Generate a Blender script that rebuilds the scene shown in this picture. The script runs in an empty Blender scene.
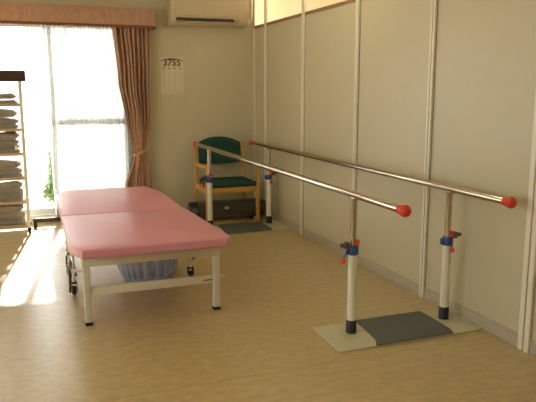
import bpy, bmesh, math, random
from mathutils import Vector, Matrix
random.seed(7)
C = bpy.context.scene
COL = C.collection
PI = math.pi

# ---------------------------------------------------------------- materials
def srgb(r, g, b):
    f = lambda c: (c/255)/12.92 if c/255 <= .04045 else ((c/255+.055)/1.055)**2.4
    return (f(r), f(g), f(b), 1)

def mat(name, col, rough=.5, metal=0, noise=0, nscale=8, spec=.5, bump=0, bscale=40, coat=0, col2=None, stretch=None):
    m = bpy.data.materials.new(name); m.use_nodes = True
    nt = m.node_tree; b = nt.nodes['Principled BSDF']
    b.inputs['Roughness'].default_value = rough
    b.inputs['Metallic'].default_value = metal
    b.inputs['Specular IOR Level'].default_value = spec
    b.inputs['Coat Weight'].default_value = coat
    b.inputs['Base Color'].default_value = col
    tc = nt.nodes.new('ShaderNodeTexCoord')
    src = tc.outputs['Object']
    if stretch:
        mp = nt.nodes.new('ShaderNodeMapping'); mp.inputs['Scale'].default_value = stretch
        nt.links.new(src, mp.inputs['Vector']); src = mp.outputs['Vector']
    if noise or col2:
        n = nt.nodes.new('ShaderNodeTexNoise'); n.inputs['Scale'].default_value = nscale
        n.inputs['Detail'].default_value = 5; n.inputs['Roughness'].default_value = .6
        nt.links.new(src, n.inputs['Vector'])
        r = nt.nodes.new('ShaderNodeValToRGB')
        c2 = col2 if col2 else tuple(max(0, c*(1-noise)) for c in col[:3])+(1,)
        r.color_ramp.elements[0].position = .33; r.color_ramp.elements[1].position = .67
        r.color_ramp.elements[0].color = c2; r.color_ramp.elements[1].color = col
        nt.links.new(n.outputs['Fac'], r.inputs['Fac']); nt.links.new(r.outputs['Color'], b.inputs['Base Color'])
    if bump:
        n2 = nt.nodes.new('ShaderNodeTexNoise'); n2.inputs['Scale'].default_value = bscale; n2.inputs['Detail'].default_value = 3
        nt.links.new(src, n2.inputs['Vector'])
        bp = nt.nodes.new('ShaderNodeBump'); bp.inputs['Strength'].default_value = bump; bp.inputs['Distance'].default_value = .004
        nt.links.new(n2.outputs['Fac'], bp.inputs['Height']); nt.links.new(bp.outputs['Normal'], b.inputs['Normal'])
    return m

def cloth_translucent(name, col, transp, transl, noise=0.0):
    m = bpy.data.materials.new(name); m.use_nodes = True
    nt = m.node_tree; nt.nodes.clear()
    out = nt.nodes.new('ShaderNodeOutputMaterial')
    d = nt.nodes.new('ShaderNodeBsdfDiffuse'); d.inputs['Color'].default_value = col
    t = nt.nodes.new('ShaderNodeBsdfTranslucent'); t.inputs['Color'].default_value = col
    p = nt.nodes.new('ShaderNodeBsdfTransparent'); p.inputs['Color'].default_value = (1, 1, 1, 1)
    m1 = nt.nodes.new('ShaderNodeMixShader'); m1.inputs[0].default_value = transl
    m2 = nt.nodes.new('ShaderNodeMixShader'); m2.inputs[0].default_value = transp
    nt.links.new(d.outputs[0], m1.inputs[1]); nt.links.new(t.outputs[0], m1.inputs[2])
    nt.links.new(m1.outputs[0], m2.inputs[1]); nt.links.new(p.outputs[0], m2.inputs[2])
    nt.links.new(m2.outputs[0], out.inputs['Surface'])
    if noise:
        tc = nt.nodes.new('ShaderNodeTexCoord'); mp = nt.nodes.new('ShaderNodeMapping'); mp.inputs['Scale'].default_value = (34, 34, .6)
        n = nt.nodes.new('ShaderNodeTexNoise'); n.inputs['Scale'].default_value = 1; n.inputs['Detail'].default_value = 3
        r = nt.nodes.new('ShaderNodeMapRange'); r.inputs['From Min'].default_value = .35; r.inputs['From Max'].default_value = .7
        r.inputs['To Min'].default_value = max(0, transp-noise); r.inputs['To Max'].default_value = transp+noise
        nt.links.new(tc.outputs['Object'], mp.inputs[0]); nt.links.new(mp.outputs[0], n.inputs['Vector'])
        nt.links.new(n.outputs['Fac'], r.inputs['Value']); nt.links.new(r.outputs[0], m2.inputs[0])
    return m

def glass(name, col=(1, 1, 1, 1)):
    m = bpy.data.materials.new(name); m.use_nodes = True
    nt = m.node_tree; nt.nodes.clear()
    out = nt.nodes.new('ShaderNodeOutputMaterial')
    p = nt.nodes.new('ShaderNodeBsdfTransparent'); p.inputs['Color'].default_value = col
    g = nt.nodes.new('ShaderNodeBsdfGlossy'); g.inputs['Roughness'].default_value = .02
    mx = nt.nodes.new('ShaderNodeMixShader'); mx.inputs[0].default_value = .06
    nt.links.new(p.outputs[0], mx.inputs[1]); nt.links.new(g.outputs[0], mx.inputs[2]); nt.links.new(mx.outputs[0], out.inputs[0])
    return m

def emit(name, col, s):
    m = bpy.data.materials.new(name); m.use_nodes = True
    nt = m.node_tree; nt.nodes.clear()
    out = nt.nodes.new('ShaderNodeOutputMaterial'); e = nt.nodes.new('ShaderNodeEmission')
    e.inputs[0].default_value = col; e.inputs[1].default_value = s
    nt.links.new(e.outputs[0], out.inputs[0]); return m

M = {}
M['wallpaper'] = mat('wallpaper', srgb(200, 192, 164), .8, noise=.05, nscale=6, bump=.15, bscale=120)
M['panel'] = mat('partition_panel', srgb(199, 189, 160), .36, noise=.04, nscale=2, spec=.45)
M['stud'] = mat('painted_metal_stud', srgb(228, 220, 200), .32, spec=.5)
M['groove'] = mat('dark_groove', srgb(105, 98, 80), .7)
M['base'] = mat('vinyl_baseboard', srgb(178, 168, 146), .5)
M['ceiling'] = mat('ceiling_board', srgb(225, 220, 205), .9, noise=.06, nscale=30)
M['sidewall'] = mat('side_wallpaper', srgb(205, 197, 172), .85, noise=.05, nscale=6)
M['alu'] = mat('aluminium_sash', srgb(226, 228, 222), .4)
M['sill'] = mat('wood_sill', srgb(150, 120, 85), .5, noise=.2, nscale=12)
M['glass'] = glass('clear_pane')
M['sheer'] = cloth_translucent('sheer_net', (.42, .425, .41, 1), .17, .62, .10)
M['curtain'] = mat('curtain_cloth', srgb(206, 172, 146), .85, col2=srgb(186, 150, 124), nscale=14, stretch=(3, 3, 1), bump=.2, bscale=160)
nt = M['curtain'].node_tree
_tr = nt.nodes.new('ShaderNodeBsdfTranslucent'); _tr.inputs[0].default_value = srgb(214, 160, 124)
_mx = nt.nodes.new('ShaderNodeMixShader'); _mx.inputs[0].default_value = .22
_o = [q for q in nt.nodes if q.type == 'OUTPUT_MATERIAL'][0]
nt.links.new(nt.nodes['Principled BSDF'].outputs[0], _mx.inputs[1]); nt.links.new(_tr.outputs[0], _mx.inputs[2]); nt.links.new(_mx.outputs[0], _o.inputs[0])
M['fringe'] = mat('fringe_braid', srgb(132, 78, 50), .8, noise=.3, nscale=60)
M['tie'] = mat('tieback_cloth', srgb(206, 158, 112), .7, noise=.2, nscale=40)
M['pink'] = mat('pink_vinyl', srgb(214, 146, 160), .34, noise=.05, nscale=3, spec=.5, bump=.08, bscale=25)
M['white_metal'] = mat('white_painted_steel', srgb(226, 222, 204), .35)
M['cream_metal'] = mat('cream_painted_steel', srgb(214, 206, 184), .4)
M['black'] = mat('black_rubber', srgb(28, 27, 30), .6)
M['navy'] = mat('dark_collar_plastic', srgb(32, 36, 50), .45)
M['chrome'] = mat('polished_stainless', srgb(196, 184, 166), .14, metal=1)
M['red'] = mat('red_plastic', srgb(214, 62, 36), .35)
M['blue'] = mat('blue_plastic', srgb(38, 74, 140), .4)
M['plate'] = mat('base_plate_paint', srgb(196, 192, 162), .5, noise=.06, nscale=10)
M['mat'] = mat('grey_rubber_mat', srgb(88, 93, 90), .7, noise=.1, nscale=60)
M['steel'] = mat('lever_steel', srgb(120, 112, 104), .3, metal=.9)
M['wood'] = mat('beech_wood', srgb(206, 160, 78), .45, col2=srgb(184, 136, 58), nscale=4, stretch=(6, 6, 1))
M['green'] = mat('green_upholstery', srgb(16, 72, 58), .75, noise=.25, nscale=90, bump=.2, bscale=200)
M['machine'] = mat('dark_grey_plastic', srgb(88, 88, 78), .5, noise=.1, nscale=5)
M['machine2'] = mat('brown_grey_plastic', srgb(84, 70, 64), .6)
M['grey'] = mat('mid_grey_plastic', srgb(112, 114, 106), .5)
M['label'] = mat('white_label', srgb(215, 215, 212), .6)
M['ac'] = mat('ac_plastic', srgb(194, 183, 150), .42)
M['ac_dark'] = mat('ac_slot', srgb(52, 42, 28), .6)
M['ac_grey'] = mat('ac_flap', srgb(168, 156, 128), .45)
M['paper'] = mat('poster_paper', srgb(212, 203, 177), .7)
M['ink'] = mat('poster_ink', srgb(112, 84, 56), .8)
M['ink2'] = mat('poster_pale_ink', srgb(196, 184, 152), .8)
M['darkwood'] = mat('dark_board', srgb(58, 38, 30), .4, noise=.15, nscale=9)
M['blackbar'] = mat('dark_bar', srgb(50, 40, 34), .4)
M['tape'] = mat('yellowed_tape', srgb(214, 196, 96), .6)
M['basket'] = cloth_translucent('basket_plastic', srgb(206, 212, 232), .08, .45)
M['basket_solid'] = mat('basket_rim_plastic', srgb(146, 156, 178), .35)
M['drawer'] = cloth_translucent('clear_drawer_plastic', (.62, .58, .52, 1), .72, .3)
M['rack'] = mat('rack_post_plastic', srgb(214, 208, 196), .4)
M['rackshelf'] = mat('rack_lip_plastic', srgb(178, 156, 130), .5)
M['leaf'] = mat('shrub_leaf', srgb(128, 160, 100), .6, noise=.4, nscale=5)
M['bark'] = mat('bark', srgb(90, 70, 50), .8, noise=.3, nscale=12)
M['concrete'] = mat('pale_concrete', srgb(200, 196, 186), .9, noise=.1, nscale=3)
M['peach'] = mat('next_room_wall', srgb(222, 190, 156), .8)
def floor_material():
    m = bpy.data.materials.new('mottled_vinyl_floor'); m.use_nodes = True
    nt = m.node_tree; b = nt.nodes['Principled BSDF']
    tc = nt.nodes.new('ShaderNodeTexCoord')
    n1 = nt.nodes.new('ShaderNodeTexNoise'); n1.inputs['Scale'].default_value = 11; n1.inputs['Detail'].default_value = 6; n1.inputs['Roughness'].default_value = .62
    mp = nt.nodes.new('ShaderNodeMapping'); mp.inputs['Scale'].default_value = (1.4, 2.0, 1)
    nt.links.new(tc.outputs['Object'], mp.inputs[0]); nt.links.new(mp.outputs[0], n1.inputs['Vector'])
    r = nt.nodes.new('ShaderNodeValToRGB')
    r.color_ramp.elements[0].position = .36; r.color_ramp.elements[0].color = srgb(170, 148, 98)
    r.color_ramp.elements[1].position = .66; r.color_ramp.elements[1].color = srgb(192, 170, 118)
    nt.links.new(n1.outputs['Fac'], r.inputs['Fac'])
    # welded seams between the sheets of vinyl: thin lines every 1.82 m along y
    sp = nt.nodes.new('ShaderNodeSeparateXYZ'); nt.links.new(tc.outputs['Object'], sp.inputs[0])
    def seam(out, off, period, w):
        a = nt.nodes.new('ShaderNodeMath'); a.operation = 'ADD'; a.inputs[1].default_value = off; nt.links.new(out, a.inputs[0])
        p = nt.nodes.new('ShaderNodeMath'); p.operation = 'PINGPONG'; p.inputs[1].default_value = period/2; nt.links.new(a.outputs[0], p.inputs[0])
        l = nt.nodes.new('ShaderNodeMath'); l.operation = 'LESS_THAN'; l.inputs[1].default_value = w; nt.links.new(p.outputs[0], l.inputs[0])
        return l.outputs[0]
    s1 = seam(sp.outputs['Y'], -2.78+18.2, 1.82, .003)
    mx = nt.nodes.new('ShaderNodeMix'); mx.data_type = 'RGBA'; mx.inputs['B'].default_value = srgb(128, 98, 58)
    sc = nt.nodes.new('ShaderNodeMath'); sc.operation = 'MULTIPLY'; sc.inputs[1].default_value = .6; nt.links.new(s1, sc.inputs[0])
    nt.links.new(sc.outputs[0], mx.inputs['Factor']); nt.links.new(r.outputs['Color'], mx.inputs['A'])
    nt.links.new(mx.outputs['Result'], b.inputs['Base Color'])
    n2 = nt.nodes.new('ShaderNodeTexNoise'); n2.inputs['Scale'].default_value = 9; n2.inputs['Detail'].default_value = 3
    nt.links.new(tc.outputs['Object'], n2.inputs['Vector'])
    mr = nt.nodes.new('ShaderNodeMapRange'); mr.inputs['To Min'].default_value = .27; mr.inputs['To Max'].default_value = .38
    nt.links.new(n2.outputs['Fac'], mr.inputs['Value']); nt.links.new(mr.outputs[0], b.inputs['Roughness'])
    bp = nt.nodes.new('ShaderNodeBump'); bp.inputs['Strength'].default_value = .06; bp.inputs['Distance'].default_value = .003
    n3 = nt.nodes.new('ShaderNodeTexNoise'); n3.inputs['Scale'].default_value = 14; nt.links.new(tc.outputs['Object'], n3.inputs['Vector'])
    nt.links.new(n3.outputs['Fac'], bp.inputs['Height']); nt.links.new(bp.outputs[0], b.inputs['Normal'])
    b.inputs['Specular IOR Level'].default_value = .8
    b.inputs['Coat Weight'].default_value = .5; b.inputs['Coat Roughness'].default_value = .36
    return m
M['floor'] = floor_material()

# ---------------------------------------------------------------- mesh helpers
def add_box(bm, x0, x1, y0, y1, z0, z1, bev=0, seg=2, rot=None, piv=None):
    r = bmesh.ops.create_cube(bm, size=1)
    vs = r['verts']
    bmesh.ops.scale(bm, vec=(abs(x1-x0), abs(y1-y0), abs(z1-z0)), verts=vs)
    bmesh.ops.translate(bm, vec=((x0+x1)/2, (y0+y1)/2, (z0+z1)/2), verts=vs)
    if bev:
        es = list({e for v in vs for e in v.link_edges})
        r2 = bmesh.ops.bevel(bm, geom=es, offset=bev, segments=seg, profile=.5, affect='EDGES')
        vs = list({v for f in r2['faces'] for v in f.verts} | {v for v in vs if v.is_valid})
    if rot is not None:
        bmesh.ops.rotate(bm, cent=piv, matrix=rot, verts=vs)
    return vs

def add_tube(bm, pts, r, n=12, caps=True, radii=None):
    pts = [Vector(p) for p in pts]; rings = []
    up = None
    for i, p in enumerate(pts):
        if i == 0: d = pts[1]-p
        elif i == len(pts)-1: d = p-pts[-2]
        else: d = (pts[i+1]-p).normalized()+(p-pts[i-1]).normalized()
        d.normalize()
        if up is None:
            up = Vector((0, 0, 1)) if abs(d.z) < .9 else Vector((1, 0, 0))
        a = d.cross(up).normalized(); b = a.cross(d).normalized(); up = b
        rr = radii[i] if radii else r
        rings.append([bm.verts.new(p+rr*(a*math.cos(2*PI*k/n)+b*math.sin(2*PI*k/n))) for k in range(n)])
    for i in range(len(rings)-1):
        for k in range(n):
            bm.faces.new((rings[i][k], rings[i][(k+1) % n], rings[i+1][(k+1) % n], rings[i+1][k]))
    if caps:
        bm.faces.new(list(reversed(rings[0]))); bm.faces.new(rings[-1])

def add_lathe(bm, prof, c, n=24, axis='z', caps=True):
    rings = []
    for r, h in prof:
        ring = []
        for k in range(n):
            a = 2*PI*k/n
            if axis == 'z': p = (c[0]+r*math.cos(a), c[1]+r*math.sin(a), c[2]+h)
            elif axis == 'y': p = (c[0]+r*math.cos(a), c[1]+h, c[2]+r*math.sin(a))
            else: p = (c[0]+h, c[1]+r*math.cos(a), c[2]+r*math.sin(a))
            ring.append(bm.verts.new(p))
        rings.append(ring)
    for i in range(len(rings)-1):
        for k in range(n):
            bm.faces.new((rings[i][k], rings[i][(k+1) % n], rings[i+1][(k+1) % n], rings[i+1][k]))
    if caps:
        bm.faces.new(list(reversed(rings[0]))); bm.faces.new(rings[-1])

def add_sphere(bm, c, r, sx=1, sy=1, sz=1, u=20, v=12):
    q = bmesh.ops.create_uvsphere(bm, u_segments=u, v_segments=v, radius=r)
    bmesh.ops.scale(bm, vec=(sx, sy, sz), verts=q['verts'])
    bmesh.ops.translate(bm, vec=c, verts=q['verts'])

def add_prism(bm, poly, lo, hi, axis='z', bev=0, seg=2):
    def P(a, b, h):
        return {'z': (a, b, h), 'y': (a, h, b), 'x': (h, a, b)}[axis]
    A = [bm.verts.new(P(a, b, lo)) for a, b in poly]; B = [bm.verts.new(P(a, b, hi)) for a, b in poly]
    n = len(poly); fs = [bm.faces.new(A), bm.faces.new(B)]
    for i in range(n): fs.append(bm.faces.new((A[i], A[(i+1) % n], B[(i+1) % n], B[i])))
    bmesh.ops.recalc_face_normals(bm, faces=fs)
    if bev:
        es = [e for e in {e for f in fs[:2] for e in f.edges}]
        bmesh.ops.bevel(bm, geom=es, offset=bev, segments=seg, profile=.5, affect='EDGES')

def obj(name, bm, m, parent=None, smooth=True, angle=40):
    bmesh.ops.recalc_face_normals(bm, faces=bm.faces[:])
    me = bpy.data.meshes.new(name); bm.to_mesh(me); bm.free()
    if smooth:
        me.shade_smooth()
        try: me.set_sharp_from_angle(angle=math.radians(angle))
        except Exception: pass
    me.materials.append(m)
    o = bpy.data.objects.new(name, me); COL.objects.link(o)
    if parent:
        o.parent = parent
        w = parent
        off = Vector((0, 0, 0))
        while w is not None:
            off += w.location; w = w.parent
        me.transform(Matrix.Translation(-off))
    return o
def B(): return bmesh.new()
def box(name, m, parent, *a, **k):
    bm = B(); add_box(bm, *a, **k); return obj(name, bm, m, parent)
def tube(name, m, parent, pts, r, n=12):
    bm = B(); add_tube(bm, pts, r, n); return obj(name, bm, m, parent)
def tag(o, label=None, cat=None, group=None, kind=None):
    if label: o['label'] = label
    if cat: o['category'] = cat
    if group: o['group'] = group
    if kind: o['kind'] = kind
    return o
def thing(name, label, cat, loc, group=None):
    o = bpy.data.objects.new(name, None); COL.objects.link(o); o.location = loc
    o.empty_display_size = .1
    return tag(o, label, cat, group)
def struct(name, bm, m, parent=None):
    o = obj(name, bm, m, parent)
    if not parent: o['kind'] = 'structure'
    return o
def sbox(name, m, *a, parent=None, **k):
    bm = B(); add_box(bm, *a, **k); return struct(name, bm, m, parent)
def text_mesh(body, size, loc, m, name, parent, depth=.0008, bold=0):
    cu = bpy.data.curves.new(name, 'FONT'); cu.body = body; cu.size = size; cu.extrude = depth; cu.offset = bold
    cu.align_x = 'CENTER'; cu.align_y = 'CENTER'
    t = bpy.data.objects.new(name, cu); COL.objects.link(t)
    bpy.context.view_layer.update()
    me = bpy.data.meshes.new_from_object(t.evaluated_get(bpy.context.evaluated_depsgraph_get()))
    bpy.data.objects.remove(t)
    me.transform(Matrix.Rotation(PI/2, 4, 'X'))
    me.transform(Matrix.Translation(Vector(loc)-parent.location))
    me.materials.clear(); me.materials.append(m)
    o = bpy.data.objects.new(name, me); COL.objects.link(o); o.parent = parent
    return o

# ---------------------------------------------------------------- room
YB = 6.956          # back wall
XL = -5.2           # left wall
YF = -1.6           # wall behind the camera
H = 2.6
sbox('floor', M['floor'], XL-.1, .1, YF-.1, YB+.12, -.08, 0)
sbox('ceiling', M['ceiling'], XL-.1, .1, YF-.1, YB+.12, H, H+.08)
WX0, WX1, WZ0, WZ1 = -4.5, -1.42, .06, 2.12
bm = B()
add_box(bm, WX1, 0, YB, YB+.12, 0, H); add_box(bm, XL-.1, WX0, YB, YB+.12, 0, H)
add_box(bm, WX0, WX1, YB, YB+.12, WZ1, H); add_box(bm, WX0, WX1, YB, YB+.12, 0, WZ0)
struct('wall_back', bm, M['wallpaper'])
# wall behind the camera and on the left, the left one with a second high daylight window
LY0, LY1, LZ0, LZ1 = 0.2, 4.0, .8, 2.2
bm = B()
add_box(bm, XL-.12, XL, YF, LY0, 0, H); add_box(bm, XL-.12, XL, LY1, YB, 0, H)
add_box(bm, XL-.12, XL, LY0, LY1, 0, LZ0); add_box(bm, XL-.12, XL, LY0, LY1, LZ1, H)
struct('wall_left', bm, M['sidewall'])
sbox('wall_front', M['sidewall'], XL, 0, YF-.1, YF, 0, H)
# partition on the right: panels between metal studs, glazed transom above
ZT = 2.072
studs = [2.548, 3.507, 4.502, 5.549, 6.548]
bm = B()
add_box(bm, 0, .05, YF, YB, 0, ZT)
struct('wall_right', bm, M['panel'])
edges = [studs[0]-1.96, studs[0]-.98]+studs
for i, y in enumerate(edges):
    bm = B()
    w = .024
    if abs(y-studs[0]) < .01: w = .04
    add_box(bm, -.018, 0, y-w, y-.004, 0, H, bev=.002, seg=1)
    add_box(bm, -.018, 0, y+.004, y+w, 0, H, bev=.002, seg=1)
    t = struct('trim_%d' % (i+1), bm, M['stud'])
    bm = B(); add_box(bm, -.003, 0, y-.004, y+.004, 0, H)
    for q in (y-w-.003, y+w): add_box(bm, -.002, 0, q, q+.003, .08, H)
    struct('groove', bm, M['groove'], t)
sbox('trim_8', M['stud'], -.008, 0, YB-.05, YB, 0, H, bev=.002, seg=1)
# transom rail and frosted panes
sbox('trim_9', M['sill'], -.006, .05, YF, YB, ZT, ZT+.03)
ys = [YF]+edges+[YB]
for i in range(len(ys)-1):
    wdw = sbox('window_%d' % (i+3), M['glass'], .018, .026, ys[i]+.02, ys[i+1]-.02, ZT+.03, H)
# corridor beyond the partition (seen through the transom)
bm = B()
add_box(bm, 1.8, 1.9, YF, YB+1, 0, 2.9); add_box(bm, .06, 1.8, YF, YB+1, 2.8, 2.9); add_box(bm, .06, 1.8, YB+.9, YB+1, 0, 2.8)
struct('wall_corridor', bm, M['peach'])
# baseboards
bm = B()
yy = [YF]+edges+[YB]
for i in range(len(yy)-1):
    add_box(bm, -.008, 0, yy[i]+(.04 if i else 0), yy[i+1]-(.04 if i < len(yy)-2 else .05), 0, .078, bev=.002, seg=1)
struct('baseboard_right', bm, M['base'])
sbox('baseboard_back', M['base'], WX1+.06, -.01, YB-.008, YB, 0, .06, bev=.002, seg=1)

# window 1: sliding sashes in the back wall
def window_frame(name, x0, x1, z0, z1):
    bm = B()
    add_box(bm, x0, x1, YB+.01, YB+.11, z0, z0+.035); add_box(bm, x0, x1, YB+.01, YB+.11, z1-.04, z1)
    add_box(bm, x0, x0+.035, YB+.01, YB+.11, z0, z1); add_box(bm, x1-.035, x1, YB+.01, YB+.11, z0, z1)
    return struct(name, bm, M['alu'])
w1 = window_frame('window_1', WX0, WX1, WZ0, WZ1)
def sash(x0, x1, y, mid):
    bm = B()
    s = .013
    add_box(bm, x0, x0+2*s, y, y+.03, WZ0+.035, WZ1-.04); add_box(bm, x1-2*s, x1, y, y+.03, WZ0+.035, WZ1-.04)
    add_box(bm, x0, x1, y, y+.03, WZ0+.035, WZ0+.10); add_box(bm, x0, x1, y, y+.03, WZ1-.1, WZ1-.04)
    if mid: add_box(bm, x0, x1, y, y+.03, 1.035, 1.09)
    f = struct('sash', bm, M['alu'], w1)
    bm = B(); add_box(bm, x0+.02, x1-.02, y+.012, y+.018, WZ0+.06, WZ1-.06)
    g = obj('pane', bm, M['glass'], f)
sash(-2.215, -1.45, YB+.02, True)
sash(-2.96, -2.17, YB+.055, False)
sash(-3.72, -2.92, YB+.02, False)
sash(-4.47, -3.68, YB+.055, False)
box('latch', M['black'], w1, -2.252, -2.232, YB+.03, YB+.055, 1.06, 1.1, bev=.003)
# window 2 in the left wall (outside the frame, it lights the near floor)
bm = B()
for a in ((LY0, LY1, LZ0, LZ0+.04), (LY0, LY1, LZ1-.04, LZ1), (LY0, LY0+.04, LZ0, LZ1), (LY1-.04, LY1, LZ0, LZ1), ((LY0+LY1)/2-.02, (LY0+LY1)/2+.02, LZ0, LZ1)):
    add_box(bm, XL-.1, XL-.04, *a)
w2 = struct('window_2', bm, M['alu'])
box('pane', M['glass'], w2, XL-.08, XL-.074, LY0+.03, LY1-.03, LZ0+.03, LZ1-.03)

# ---------------------------------------------------------------- outside
g = sbox('ground', M['concrete'], -16, 12, YB+.13, 30, -.2, -.1)
g2 = sbox('ground', M['concrete'], -16, XL-.13, -8, YB+.12, -.2, -.1)
def leafy(bm, c, rad, n, size):
    for i in range(n):
        while True:
            v = Vector((random.uniform(-1, 1), random.uniform(-1, 1), random.uniform(-1, 1)))
            if v.length < 1: break
        p = Vector((c[0]+v.x*rad[0], c[1]+v.y*rad[1], c[2]+v.z*rad[2]))
        a = Vector((random.gauss(0, 1), random.gauss(0, 1), random.gauss(0, 1))).normalized()
        b = a.cross(Vector((random.gauss(0, 1), random.gauss(0, 1), random.gauss(0, 1)))).normalized()
        s = size*random.uniform(.6, 1.3)
        vs = [bm.verts.new(q) for q in (p-a*s, p-b*s*.45+a*s*.1, p+a*s, p+b*s*.45+a*s*.1)]
        bm.faces.new(vs)
sh = thing('garden_shrub', 'slender pale green shrub standing outside the window', 'shrub', (-2.21, 8.3, -.1))
tube('stem', M['bark'], sh, [(-2.21, 8.3, -.1), (-2.215, 8.3, .3), (-2.2, 8.3, .62)], .008, 6)
bm = B(); leafy(bm, (-2.2, 8.3, .34), (.05, .06, .34), 380, .03); leafy(bm, (-2.24, 8.3, .12), (.09, .07, .13), 250, .03)
obj('foliage', bm, M['leaf'], sh, smooth=False)
tr = thing('garden_tree', 'leafy tree outside whose crown dapples the sun on the floor', 'tree', (-.5, 10.4, -.1))
bm = B(); add_tube(bm, [(-.5, 10.4, -.1), (-.52, 10.35, 1.6), (-.7, 10.2, 2.6), (-1.2, 10.0, 3.6)], .08, 8, radii=[.11, .09, .07, .04])
obj('trunk', bm, M['bark'], tr)
bm = B(); leafy(bm, (-2.5, 10.0, 4.75), (1.0, .6, .75), 420, .075); leafy(bm, (-1.05, 10.0, 3.55), (.78, .6, 1.15), 3200, .075)
obj('foliage', bm, M['leaf'], tr, smooth=False)

# ---------------------------------------------------------------- curtain, valance, sheer
def drape(name, m, fn, nu, nv, parent=None, thick=.002):
    bm = B(); g_ = [[bm.verts.new(fn(i/nu, j/nv)) for i in range(nu+1)] for j in range(nv+1)]
    for j in range(nv):
        for i in range(nu):
            bm.faces.new((g_[j][i], g_[j][i+1], g_[j+1][i+1], g_[j+1][i]))
    o = obj(name, bm, m, parent, angle=80)
    if thick:
        s = o.modifiers.new('thick', 'SOLIDIFY'); s.thickness = thick
    return o
va = thing('curtain_valance', 'tan cloth valance with a dark fringe above the window', 'valance', (-2.8, YB, 2.03))
VX1 = -1.145
bm = B()
add_box(bm, -4.75, VX1, 6.775, 6.79, 2.045, 2.225, bev=.004); add_box(bm, VX1-.015, VX1, 6.775, YB, 2.045, 2.225, bev=.004)
add_box(bm, -4.75, VX1, 6.785, YB, 2.205, 2.223)
obj('valance_cloth', bm, M['curtain'], va)
bm = B()
n = 200
for i in range(n):
    x = -4.75+(VX1+.003+4.75)*(i+.5)/n
    add_box(bm, x-.0085, x+.0085, 6.771, 6.778, 2.022+(.004 if i % 2 else 0), 2.05)
add_box(bm, -4.75, VX1+.004, 6.770, 6.776, 2.04, 2.052)
add_box(bm, VX1, VX1+.004, 6.770, YB-.002, 2.024, 2.05)
obj('fringe', bm, M['fringe'], va)
tube('curtain_rod', M['cream_metal'], va, [(-4.72, 6.87, 2.17), (VX1-.03, 6.87, 2.17)], .010)

def lerp(pts, z):
    for (z0, a), (z1, b) in zip(pts, pts[1:]):
        if z0 <= z <= z1:
            t = (z-z0)/(z1-z0); t = t*t*(3-2*t); return a+(b-a)*t
    return pts[0][1] if z < pts[0][0] else pts[-1][1]
LE = [(0.02, -1.53), (.35, -1.515), (.73, -1.405), (1.05, -1.475), (1.5, -1.54), (2.15, -1.585)]
RE = [(0.02, -1.205), (.35, -1.225), (.73, -1.27), (1.05, -1.225), (2.15, -1.195)]
cu = thing('window_curtain', 'tan patterned curtain tied back at the right of the window', 'curtain', (-1.38, 6.87, 0))
def cfn(u, v):
    z = .02+v*2.15; l = lerp(LE, z); r = lerp(RE, z)
    q = min(1, abs(z-.73)/.5); amp = .010+.020*q
    uu = u+.012*math.sin(9*v+u*14)
    x = l+(r-l)*u+.006*math.sin(u*44)
    y = 6.835+amp*math.sin(uu*2*PI*8.5+.6)+.006*math.sin(u*57+v*7)
    return (x, y, z)
drape('curtain_cloth', M['curtain'], cfn, 150, 60, cu, .003)
bm = B()
pts = []
for k in range(33):
    a = 2*PI*k/32
    pts.append((-1.335+.078*math.cos(a), 6.835+.046*math.sin(a), .735+.03*math.cos(a)))
add_tube(bm, pts, .012, 8, caps=False)
for k in range(3):
    add_tube(bm, [(-1.36-.012*k, 6.79, .73), (-1.365-.013*k, 6.785, .60-.03*k)], .008, 6, radii=[.006, .012])
obj('tieback', bm, M['tie'], cu)
sc_ = thing('sheer_curtain', 'white sheer net curtain hanging over the right half of the window', 'curtain', (-1.85, 6.9, 0))
def sfn(u, v):
    z = .05+v*2.1
    x = -2.27+(.84)*u + (1-v)*.035*(1-u)
    y = 6.915+.011*math.sin(u*2*PI*19+1.2*math.sin(u*17))+.008*math.sin(u*31+v*2)
    return (x, y, z)
drape('net_cloth', M['sheer'], sfn, 240, 24, sc_, 0)

# ---------------------------------------------------------------- air conditioner
ac = thing('air_conditioner', 'white wall mounted air conditioner near the corner above the chair', 'air conditioner', (-.55, YB, 2.07))
prof = [(YB, 2.075), (6.84, 2.075), (6.78, 2.10), (6.755, 2.14), (6.75, 2.33), (6.77, 2.36), (YB, 2.365)]
bm = B(); add_prism(bm, prof, -.985, -.125, axis='x', bev=.008)
obj('body', bm, M['ac'], ac)
bm = B()
add_box(bm, -.945, -.225, 6.742, 6.752, 2.168, 2.325, bev=.004)
for z in (2.20, 2.235, 2.27):
    add_box(bm, -.93, -.24, 6.739, 6.744, z, z+.004)
obj('front_grille', bm, M['ac'], ac)
box('air_outlet', M['ac_dark'], ac, -.93, -.30, 6.743, 6.762, 2.118, 2.145, bev=.002)
box('louvre', M['ac_grey'], ac, -.93, -.24, 6.748, 6.775, 2.092, 2.112, bev=.004)
box('indicator_panel', M['ac_grey'], ac, -.28, -.235, 6.744, 6.756, 2.12, 2.14, bev=.002)
pc = obj_cord = thing('power_cord', 'pale cord sagging along the wall to the air conditioner', 'cord', (-1.05, YB-.006, 2.1))
bm = B(); add_tube(bm, [(-1.10, YB-.006, 2.36), (-1.095, YB-.006, 2.22), (-1.07, YB-.006, 2.13), (-1.03, YB-.006, 2.09), (-.99, YB-.006, 2.10)], .005, 8)
obj('cord_run', bm, M['cream_metal'], pc)
pp = thing('refrigerant_pipe', 'cream wrapped pipe running from the air conditioner to the corner', 'pipe', (-.07, YB-.02, 2.1))
bm = B(); add_tube(bm, [(-.123, 6.9, 2.11), (-.09, 6.9, 2.13), (-.05, 6.9, 2.17), (-.045, 6.9, 2.3), (-.045, 6.9, H-.005)], .018, 10)
obj('pipe_run', bm, M['cream_metal'], pp)

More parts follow.
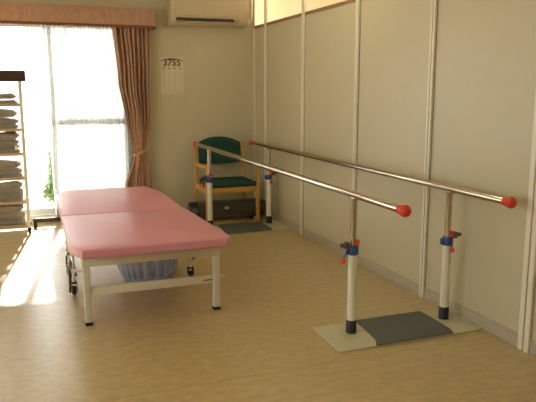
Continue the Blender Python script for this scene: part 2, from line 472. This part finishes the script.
# ---------------------------------------------------------------- wall poster calendar
ca = thing('wall_calendar', 'small pale poster with brown figures on the wall left of the chair', 'poster', (-.945, YB, 1.34))
box('sheet', M['paper'], ca, -1.07, -.82, YB-.003, YB-.0005, 1.345, 1.745)
text_mesh('3755', .098, (-.945, YB-.004, 1.685), M['ink'], 'figures', ca, bold=.003)
pts = [(-.945+.17*math.cos(PI*(.24+.52*k/12)), YB-.004, 1.652+.078*math.sin(PI*(.22+.56*k/12))) for k in range(13)]
tube('arched_line', M['ink'], ca, pts, .005, 6)
for k in range(4):
    x = -1.035+.06*k
    box('small_mark', M['ink'], ca, x-.008, x+.008, YB-.005, YB-.003, 1.62, 1.634)
bm = B()
for k in range(4):
    x = -1.035+.06*k
    for j in range(9): add_box(bm, x-.008, x+.008, YB-.0045, YB-.003, 1.40+.022*j, 1.412+.022*j)
add_box(bm, -1.05, -.84, YB-.0045, YB-.003, 1.36, 1.366); add_box(bm, -1.05, -.84, YB-.0045, YB-.003, 1.378, 1.382)
obj('pale_rows', bm, M['ink2'], ca, smooth=False)

# yellow tape marks on the partition
for (y, z, lab) in ((4.267, 1.298, 'tiny yellow tape mark on the partition, left of its pair at head height'),
                    (3.917, 1.305, 'tiny yellow tape mark on the partition, right of its pair at head height'),
                    (4.16, 1.72, 'tiny yellow tape mark high on the partition, left one of the upper pair'),
                    (3.93, 1.715, 'tiny yellow tape mark high on the partition, right one of the upper pair')):
    o = box('tape_mark', M['tape'], None, -.0012, 0, y-.013, y+.013, z-.014, z+.014)
    tag(o, lab, 'tape', 'tape marks on the partition')

# ---------------------------------------------------------------- parallel bars
pb = thing('parallel_bars', 'pair of stainless walking bars with red end caps along the partition', 'parallel bars', (-.45, 4.6, 0))
HX = {'L': -.769, 'R': -.129}
HB = .8195
YN, YFAR, YE0, YE1 = 3.098, 6.13, 2.63, 6.65
for s in 'LR':
    x = HX[s]
    tube('handrail', M['chrome'], pb, [(x, YE0, HB), (x, YE1, HB)], .0205, 20)
    for y in (2.585, 6.685):
        sgn = -1 if y < 4 else 1
        bm = B(); add_sphere(bm, (x, y, HB), .031)
        add_lathe(bm, [(.021, 0), (.025, .02), (.023, .034)], (x, y+(.014 if sgn < 0 else -.048), HB), 20, 'y')
        tag(obj('end_cap', bm, M['red'], pb), 'red ball-shaped plastic end cap')
    for y in (YN, YFAR):
        bm = B(); add_tube(bm, [(x, y, .48), (x, y, HB-.012)], .019, 18)
        add_box(bm, x-.016, x+.016, y-.03, y+.03, HB-.03, HB-.012, bev=.005)
        obj('inner_post', bm, M['chrome'], pb)
        tube('outer_post', M['white_metal'], pb, [(x, y, .012), (x, y, .483)], .026, 20)
        bm = B(); add_lathe(bm, [(.028, 0), (.032, .004), (.032, .045), (.028, .052)], (x, y, .475), 20)
        add_box(bm, x-.045, x, y-.014, y+.014, .48, .52, bev=.004)
        cl = obj('clamp_collar', bm, M['blue'], pb)
        # clamp lever with red ball, steel screw block
        sx = -1 if s == 'L' else 1
        bm = B(); add_box(bm, x-.062, x-.03, y-.022, y+.006, .515, .555, bev=.006)
        add_tube(bm, [(x-.06, y-.01, .536), (x-.085, y-.01, .536)], .012, 10)
        if s == 'R':
            bmesh.ops.scale(bm, vec=(-1, 1, 1), verts=bm.verts[:], space=Matrix.Translation((-x, 0, 0)))
        obj('clamp_screw', bm, M['steel'], cl)
        box('stop_pin', M['red'], cl, x+.004, x+.026, y-.03, y-.006, .53, .565, bev=.005)
        kx = x-.082 if s == 'L' else x+.012
        tube('lever', M['steel'], cl, [(x-.05 if s == 'L' else x+.02, y-.022, .515), (kx, y-.035, .46)], .005, 8)
        bm = B(); add_sphere(bm, (kx, y-.036, .45), .0155); tag(obj('lever_knob', bm, M['red'], cl), 'small red ball knob')
        bm = B(); add_lathe(bm, [(.031, 0), (.031, .07), (.027, .076)], (x, y, .011), 20)
        obj('post_foot', bm, M['navy'], pb)
for (y0, y1) in ((2.872, 3.245), (5.79, 6.21)):
    bm = B(); add_prism(bm, [(-.957, y0), (-.012, y0), (-.012, y1), (-.947, y1)], 0, .010, bev=.002, seg=1)
    bp_ = obj('base_plate', bm, M['plate'], pb)
    pl = [(-.735, y0-.004), (-.225, y0-.004), (-.205, y0+.05), (-.195, y1-.08), (-.20, y1+.002), (-.668, y1+.002), (-.675, y1-.12), (-.70, y0+.06)]
    bm = B(); add_prism(bm, pl, .010, .017, bev=.003, seg=1)
    tag(obj('rubber_mat', bm, M['mat'], bp_), 'dark grey rubber mat')

# ---------------------------------------------------------------- treatment table
tt = thing('treatment_table', 'pink padded two-section treatment table on a white steel frame', 'treatment table', (-1.78, 4.8, 0))
ZT0, ZT1 = .451, .508
def pad(x0, x1, y0, y1, front):
    c = .075; r = .03
    if front: poly = [(x0+.06, y0), (x1-.045, y0), (x1-.006, y0+.035), (x1, y0+.07), (x1-.045, y1), (x0, y1), (x0, y0+.15)]
    else: poly = [(x0, y0), (x1, y0), (x1, y1-.42), (x1-.075, y1), (x0+.09, y1), (x0, y1-.24)]
    bm = B(); add_prism(bm, poly, ZT0, ZT1, bev=.012, seg=3)
    return obj('cushion', bm, M['pink'], tt)
pad(-2.27, -1.318, 3.605, 4.685, True)
pad(-2.27, -1.375, 4.695, 5.90, False)
def frame(x0, x1, y0, y1):
    bm = B(); t = .038
    add_box(bm, x0, x1, y0, y0+t, .363, .450, bev=.004); add_box(bm, x0, x1, y1-t, y1, .363, .450, bev=.004)
    add_box(bm, x0, x0+t, y0+t, y1-t, .363, .450, bev=.004); add_box(bm, x1-t, x1, y0+t, y1-t, .363, .450, bev=.004)
    return obj('top_frame', bm, M['cream_metal'], tt)
frame(-2.205, -1.36, 3.762, 4.67); frame(-2.205, -1.40, 4.71, 5.72)
def leg(x, y):
    l = box('leg', M['cream_metal'], tt, x-.021, x+.021, y-.021, y+.021, .018, .363, bev=.004)
    box('foot_cap', M['black'], l, x-.023, x+.023, y-.023, y+.023, 0, .02, bev=.003)
for x in (-2.18, -1.382):
    for y in (3.785, 5.69): leg(x if y < 5 or x < -2 else x-.042, y)
# lower stretchers
box('stretcher', M['cream_metal'], tt, -2.159, -1.403, 3.77, 3.80, .181, .234, bev=.003)
box('stretcher', M['cream_metal'], tt, -2.159, -1.445, 5.675, 5.705, .185, .222, bev=.003)
tube('stub_axle', M['cream_metal'], tt, [(-1.361, 3.785, .215), (-1.325, 3.785, .215)], .010, 10)
tube('stub_axle', M['cream_metal'], tt, [(-2.2, 3.80, .335), (-2.262, 3.83, .335)], .009, 10)
tag(box('name_label', M['ink'], tt, -1.47, -1.41, 3.7685, 3.7702, .20, .208), 'small dark label strip on the lower bar')
def castor(x, y, zt=.363):
    p = tube('castor_post', M['white_metal'], tt, [(x, y, .088), (x, y, zt)], .011, 10)
    bm = B()
    add_box(bm, x-.022, x-.018, y-.02, y+.02, .03, .085, bev=.001); add_box(bm, x+.018, x+.022, y-.02, y+.02, .03, .085, bev=.001)
    add_box(bm, x-.022, x+.022, y-.02, y+.02, .078, .089, bev=.002)
    obj('castor_fork', bm, M['black'], p)
    bm = B()
    add_lathe(bm, [(.025, 0), (.030, .004), (.030, .024), (.025, .028)], (x-.014, y, .030), 18, 'x')
    obj('castor_wheel', bm, M['black'], p)
    bm = B()
    add_lathe(bm, [(.012, 0), (.012, .048)], (x-.024, y, .030), 12, 'x')
    tag(obj('castor_hub', bm, M['label'], p), 'pale wheel hub')
for x, y in ((-1.378, 4.50), (-1.42, 4.86), (-2.222, 4.42), (-2.222, 4.86)): castor(x, y)
# castor linkage on the left and right sides
for x in (-2.238, -1.352):
    bm = B()
    add_tube(bm, [(x, 3.84, .30), (x, 4.05, .315), (x, 4.3, .30), (x, 4.43, .2), (x, 4.5, .15)], .008, 8)
    obj('brake_linkage', bm, M['steel'], tt)
bm = B()
pts = [(-2.262, 3.84, .335)]
for k in range(15):
    a = PI*(1.25-1.5*k/14)
    pts.append((-2.262, 4.05-.12*math.cos(a)*-1, .25+.09*math.sin(a)))
add_tube(bm, [(-2.262, 3.85, .33), (-2.27, 3.90, .36), (-2.27, 3.98, .33), (-2.265, 4.02, .23), (-2.262, 4.1, .12), (-2.25, 4.16, .13)], .008, 8)
add_tube(bm, [(-2.262, 4.15, .36), (-2.27, 4.22, .33), (-2.268, 4.26, .24)], .007, 8)
obj('brake_pedal', bm, M['steel'], tt)

# basket under the table
bk = thing('laundry_basket', 'pale blue ribbed plastic basket on the floor under the pink table', 'basket', (-1.675, 4.64, 0))
bm = B()
n = 72; rings = []
for (h, a, b) in ((0.0, .155, .115), (.006, .172, .13), (.04, .195, .15), (.10, .215, .175), (.19, .238, .195), (.20, .245, .2)):
    ring = []
    for k in range(n):
        t = 2*PI*k/n; rib = 1+(.012 if (k % 3) else 0)*(1 if .02 < h < .19 else 0)
        e = .75
        cx_ = math.copysign(abs(math.cos(t))**e, math.cos(t)); sy_ = math.copysign(abs(math.sin(t))**e, math.sin(t))
        ring.append(bm.verts.new((-1.675+a*rib*cx_, 4.64+b*rib*sy_, h+.001)))
    rings.append(ring)
for i in range(len(rings)-1):
    for k in range(n):
        if i in (2, 3) and k % 3 == 0: continue      # open slots between the ribs
        bm.faces.new((rings[i][k], rings[i][(k+1) % n], rings[i+1][(k+1) % n], rings[i+1][k]))
bm.faces.new(list(reversed(rings[0])))
o = obj('basket_wall', bm, M['basket'], bk, angle=60)
s = o.modifiers.new('thick', 'SOLIDIFY'); s.thickness = .003
bm = B(); pts = []
for k in range(49):
    t = 2*PI*k/48; e = .75
    pts.append((-1.675+.25*math.copysign(abs(math.cos(t))**e, math.cos(t)), 4.64+.205*math.copysign(abs(math.sin(t))**e, math.sin(t)), .203))
add_tube(bm, pts, .009, 8, caps=False)
obj('rim', bm, M['basket_solid'], bk)

# ---------------------------------------------------------------- chair
ch = thing('armchair', 'beech armchair with dark green seat and back in the corner', 'chair', (-.47, 6.53, 0))
CX0, CX1 = -.745, -.195
for x in (CX0, CX1):
    bm = B(); add_box(bm, x-.018, x+.018, 6.28, 6.318, 0, .60, bev=.006); obj('leg', bm, M['wood'], ch)
    bm = B()
    prof = [(6.74, 0), (6.775, 0), (6.755, .42), (6.785, .62), (6.83, .83), (6.80, .835), (6.75, .64), (6.72, .42)]
    add_prism(bm, prof, x-.016, x+.016, axis='x', bev=.004, seg=1); obj('leg', bm, M['wood'], ch)
    bm = B()
    pts = [(6.255, .598), (6.30, .628), (6.45, .622), (6.6, .612), (6.765, .625), (6.765, .60), (6.6, .588), (6.45, .594), (6.32, .60)]
    add_prism(bm, pts, x-.024, x+.024, axis='x', bev=.005, seg=2); obj('armrest', bm, M['wood'], ch)
bm = B()
add_box(bm, CX0+.018, CX1-.018, 6.284, 6.306, .335, .393, bev=.004)
add_box(bm, CX0+.016, CX1-.016, 6.725, 6.745, .335, .393, bev=.004)
for x in (CX0, CX1): add_box(bm, x-.010, x+.010, 6.31, 6.73, .335, .390, bev=.003)
obj('seat_rail', bm, M['wood'], ch)
bm = B(); add_prism(bm, [(CX0+.022, 6.275), (CX1-.022, 6.275), (CX1-.022, 6.71), (CX0+.022, 6.71)], .393, .448, bev=.018, seg=4)
obj('seat_cushion', bm, M['green'], ch)
# curved backrest: arched top, bowed in plan
bm = B()
nx, nz = 24, 10
def bk_pt(i, j, side):
    u = i/nx*2-1; v = j/nz
    zt = .885-.062*abs(u)**2.2; zb = .605-.018*(1-u*u)
    z = zb+(zt-zb)*v
    yc_ = 6.755+(z-.6)*.2
    y = yc_+.035*(1-u*u)+side*(.016*(1-abs(u)**6)*(1-abs(2*v-1)**5)+.003)
    return (-.47+u*.243, y, z)
F = [[bm.verts.new(bk_pt(i, j, -1)) for i in range(nx+1)] for j in range(nz+1)]
K = [[bm.verts.new(bk_pt(i, j, 1)) for i in range(nx+1)] for j in range(nz+1)]
for j in range(nz):
    for i in range(nx):
        bm.faces.new((F[j][i], F[j][i+1], F[j+1][i+1], F[j+1][i])); bm.faces.new((K[j][i], K[j+1][i], K[j+1][i+1], K[j][i+1]))
for i in range(nx):
    bm.faces.new((F[0][i], K[0][i], K[0][i+1], F[0][i+1])); bm.faces.new((F[nz][i], F[nz][i+1], K[nz][i+1], K[nz][i]))
for j in range(nz):
    bm.faces.new((F[j][0], F[j+1][0], K[j+1][0], K[j][0])); bm.faces.new((F[j][nx], K[j][nx], K[j+1][nx], F[j+1][nx]))
obj('backrest', bm, M['green'], ch, angle=60)

ch.location.y -= .035; ch.location.x -= .012

# low dark machine under the chair
mc = thing('stepping_machine', 'low dark grey exercise machine lying under the green chair', 'exercise machine', (-.47, 6.52, 0))
bm = B(); add_box(bm, -.80, -.04, 6.47, 6.66, .045, .195, bev=.015, seg=3); obj('housing', bm, M['machine'], mc)
box('front_skirt', M['machine2'], mc, -.78, -.06, 6.458, 6.474, .03, .085, bev=.004)
bm = B(); add_lathe(bm, [(.085, 0), (.1, .012), (.1, .09), (.085, .10)], (-.885, 6.56, .105), 28, 'x'); obj('end_roller', bm, M['black'], mc)
bm = B(); add_lathe(bm, [(.045, 0), (.05, .006)], (-.890, 6.56, .12), 20, 'x')
add_lathe(bm, [(.034, 0), (.036, .008)], (-.838, 6.458, .125), 20, 'y'); tag(obj('roller_cap', bm, M['grey'], mc), 'grey round cap')
tag(box('sticker', M['label'], mc, -.512, -.468, 6.4655, 6.470, .125, .15), 'small white sticker')
for x in (-.72, -.2):
    for y in (6.50, 6.63):
        bm = B(); add_lathe(bm, [(.02, 0), (.024, .05)], (x, y, 0), 12); obj('foot', bm, M['black'], mc)

# ---------------------------------------------------------------- drawer trolley
dt = thing('drawer_trolley', 'tall narrow storage trolley with a dark top and see-through drawers', 'trolley', (-2.75, 6.68, 0))
TX0, TX1, TY0, TY1 = -3.02, -2.485, 6.48, 6.84
box('top_board', M['darkwood'], dt, TX0-.03, TX1+.04, TY0-.03, TY1, 1.475, 1.575, bev=.012, seg=3)
for x in (TX0, TX1-.022):
    for y in (TY0, TY1-.022):
        box('post', M['rack'], dt, x-.008 if x > -2.7 else x, x+.022, y, y+.022, .07, 1.475, bev=.003)
for x in (TX0+.011, TX1-.011):
    for y in (TY0+.03, TY1-.03):
        bm = B(); add_lathe(bm, [(.022, 0), (.03, .004), (.03, .022), (.022, .026)], (x-.013, y, .03), 16, 'x')
        add_box(bm, x-.019, x+.019, y-.016, y+.016, .045, .07, bev=.004)
        obj('castor', bm, M['black'], dt)
N = 6; Z0 = .075; P = (1.475-Z0)/N
shelf_z = []
for i in range(N):
    z = Z0+P*i; shelf_z.append(z)
    bm = B(); add_box(bm, TX0+.022, TX1-.022, TY0+.004, TY1-.004, z, z+.006)
    add_box(bm, TX0+.022, TX1-.022, TY0+.001, TY0+.006, z, z+.028)
    obj('shelf', bm, M['rackshelf'], dt)
    x0, x1 = TX0+.026, TX1-.034
    bm = B(); zz = z+.007; hh = P-.028; t = .0025
    add_box(bm, x0, x1, TY0+.008, TY0+.008+t, zz, zz+hh)
    add_box(bm, x0, x0+t, TY0+.012, TY1-.03, zz, zz+hh); add_box(bm, x1-t, x1, TY0+.012, TY1-.03, zz, zz+hh)
    add_box(bm, x0, x1, TY1-.03, TY1-.03+t, zz, zz+hh); add_box(bm, x0+t, x1-t, TY0+.012, TY1-.03, zz, zz+t)
    d = obj('drawer', bm, M['drawer'], dt)
    if i == 3: tag(box('tag_label', M['label'], d, -2.58, -2.555, TY0+.004, TY0+.008, z+.06, z+.10), 'small pale label')
def folded(x0, x1, z0, h, m, layers, seed):
    rnd = random.Random(seed); bm = B()
    y0, y1 = TY0+.03, TY1-.05
    lh = h/layers
    for k in range(layers):
        nx_, ny_ = 12, 8; dx = rnd.uniform(-.008, .008)
        g0, g1 = [], []
        for a in range(ny_+1):
            r0, r1 = [], []
            for b in range(nx_+1):
                u = b/nx_*2-1; v = a/ny_*2-1
                e = math.sqrt(max(0, 1-abs(u)**9))*math.sqrt(max(0, 1-abs(v)**9))
                xx = (x0+x1)/2+u*((x1-x0)/2-.01)+dx; yy_ = (y0+y1)/2+v*(y1-y0)/2
                zc = z0+lh*(k+.5); wob = .006*math.sin(u*5+seed+k)+.004*math.sin(v*7+k)
                if k == 0 and layers >= 1: low = max(z0, zc-lh*.5*e)
                else: low = zc-lh*.52*e+wob*.6
                r0.append(bm.verts.new((xx, yy_, low))); r1.append(bm.verts.new((xx, yy_, zc+lh*.5*e+wob*e)))
            g0.append(r0); g1.append(r1)
        for a in range(ny_):
            for b in range(nx_):
                bm.faces.new((g0[a][b], g0[a+1][b], g0[a+1][b+1], g0[a][b+1])); bm.faces.new((g1[a][b], g1[a][b+1], g1[a+1][b+1], g1[a+1][b]))
        for b in range(nx_):
            bm.faces.new((g0[0][b], g0[0][b+1], g1[0][b+1], g1[0][b])); bm.faces.new((g0[ny_][b], g1[ny_][b], g1[ny_][b+1], g0[ny_][b+1]))
        for a in range(ny_):
            bm.faces.new((g0[a][0], g1[a][0], g1[a+1][0], g0[a+1][0])); bm.faces.new((g0[a][nx_], g0[a+1][nx_], g1[a+1][nx_], g1[a][nx_]))
    return obj('folded_cloth', bm, m, None, angle=70)
def fab(name, a, b): return mat(name, srgb(*[.82*q for q in a]), .9, col2=srgb(*[.82*q for q in b]), nscale=18, bump=.3, bscale=60)
cl_specs = [  # per drawer from the bottom: (height share, colour, dark colour, words, layers)
    [(.54, (150, 140, 104), (112, 104, 78), 'olive beige', 2), (.30, (186, 176, 150), (150, 140, 116), 'pale beige', 1)],
    [(.50, (96, 92, 100), (58, 58, 72), 'dark slate', 3), (.24, (178, 168, 150), (140, 130, 112), 'light stone', 1)],
    [(.38, (140, 122, 104), (104, 92, 84), 'brown', 2), (.26, (110, 124, 100), (150, 110, 110), 'green and rose mottled', 1)],
    [(.56, (96, 82, 92), (64, 54, 66), 'dark plum', 3), (.28, (124, 98, 88), (92, 70, 66), 'reddish brown', 1)],
    [(.46, (92, 86, 72), (64, 60, 54), 'dark olive', 2), (.30, (170, 158, 116), (128, 120, 92), 'straw yellow', 1)],
    [(.20, (190, 178, 150), (150, 136, 104), 'cream', 1), (.20, (126, 118, 132), (96, 90, 104), 'grey lilac', 1)],
]
ordn = ['lowest', 'second lowest', 'third lowest', 'third highest', 'second highest', 'top']
for i, sp_ in enumerate(cl_specs):
    z = shelf_z[i]+.0105
    for j, (share, a, b, word, lay) in enumerate(sp_):
        h = share*P
        m = fab('cloth_'+word.replace(' ', '_')+'_%d' % i, a, b)
        o = folded(-2.985, -2.525, z, h, m, lay, i*3+j)
        z += h+.012
        tag(o, '%s folded cloth in the %s drawer of the trolley' % (word, ordn[i]), 'folded cloth', 'folded cloths in the drawers')

# low dark bar on the floor by the window
lb = thing('low_floor_bar', 'low dark bar on stubby feet on the floor beneath the window', 'bar', (-2.2, 6.84, 0))
box('bar', M['blackbar'], lb, -2.462, -1.72, 6.77, 6.80, .055, .10, bev=.004)
for x in (-2.44, -1.74): box('foot', M['black'], lb, x-.018, x+.018, 6.765, 6.805, 0, .06, bev=.004)

# ---------------------------------------------------------------- lamps of the room (fluorescent fittings on the ceiling)
M['tube_on'] = emit('fluorescent_tube', (1, .97, .55, 1), 15)
def fitting(x, y, lab):
    f = thing('ceiling_light', lab, 'ceiling light', (x, y, H), 'fluorescent ceiling lights')
    box('fitting_body', M['white_metal'], f, x-.4, x+.4, y-.07, y+.07, H-.05, H, bev=.006)
    for dy in (-.035, .035):
        tube('light_tube', M['tube_on'], f, [(x-.38, y+dy, H-.07), (x+.38, y+dy, H-.07)], .015, 10)
fitting(-.43, 4.5, 'fluorescent ceiling light nearest the partition')
# corridor lamp behind the glazed transom
ld = bpy.data.lights.new('corridor_lamp', 'AREA'); ld.energy = 5.5; ld.color = (1, .84, .74); ld.shape = 'RECTANGLE'; ld.size = .4; ld.size_y = 6
lo = bpy.data.objects.new('corridor_lamp', ld); COL.objects.link(lo); lo.location = (.95, 4.2, 2.78)

# ---------------------------------------------------------------- sun, sky
sd = bpy.data.lights.new('sun', 'SUN'); sd.energy = 26; sd.color = (1, .95, .86); sd.angle = .02
so = bpy.data.objects.new('sun', sd); COL.objects.link(so)
so.rotation_euler = Vector((-.12, -1, -.75)).to_track_quat('-Z', 'Y').to_euler()
so.location = (0, 12, 8)
w = bpy.data.worlds.new('sky'); C.world = w; w.use_nodes = True
bg = w.node_tree.nodes['Background']; bg.inputs[0].default_value = (.97, 1, .96, 1); bg.inputs[1].default_value = 4.2
def portal(loc, rot, sx, sy):
    l = bpy.data.lights.new('daylight_portal', 'AREA'); l.shape = 'RECTANGLE'; l.size = sx; l.size_y = sy; l.cycles.is_portal = True
    o = bpy.data.objects.new('daylight_portal', l); COL.objects.link(o); o.location = loc; o.rotation_euler = rot
portal(((WX0+WX1)/2, YB+.12, (WZ0+WZ1)/2), (-PI/2, 0, 0), WX1-WX0, WZ1-WZ0)
portal((XL-.12, (LY0+LY1)/2, (LZ0+LZ1)/2), (0, -PI/2, 0), LZ1-LZ0, LY1-LY0)

# ---------------------------------------------------------------- camera
cd = bpy.data.cameras.new('camera'); cd.sensor_width = 36; cd.lens = 36*633.13/536; cd.clip_start = .05
co = bpy.data.objects.new('camera', cd); COL.objects.link(co)
co.location = (-2.4552, 0, 1.3972)
co.rotation_euler = (PI/2-.17388, 0, -.36119)
C.camera = co
vs = C.view_settings
C.display_settings.display_device = 'sRGB'
vs.view_transform = 'Standard'; vs.look = 'None'; vs.gamma = 1; vs.use_curve_mapping = False
vs.exposure = 0.16
C.cycles.use_denoising = True
C.cycles.max_bounces = 10; C.cycles.diffuse_bounces = 6; C.cycles.transparent_max_bounces = 16
C.cycles.sample_clamp_indirect = 8
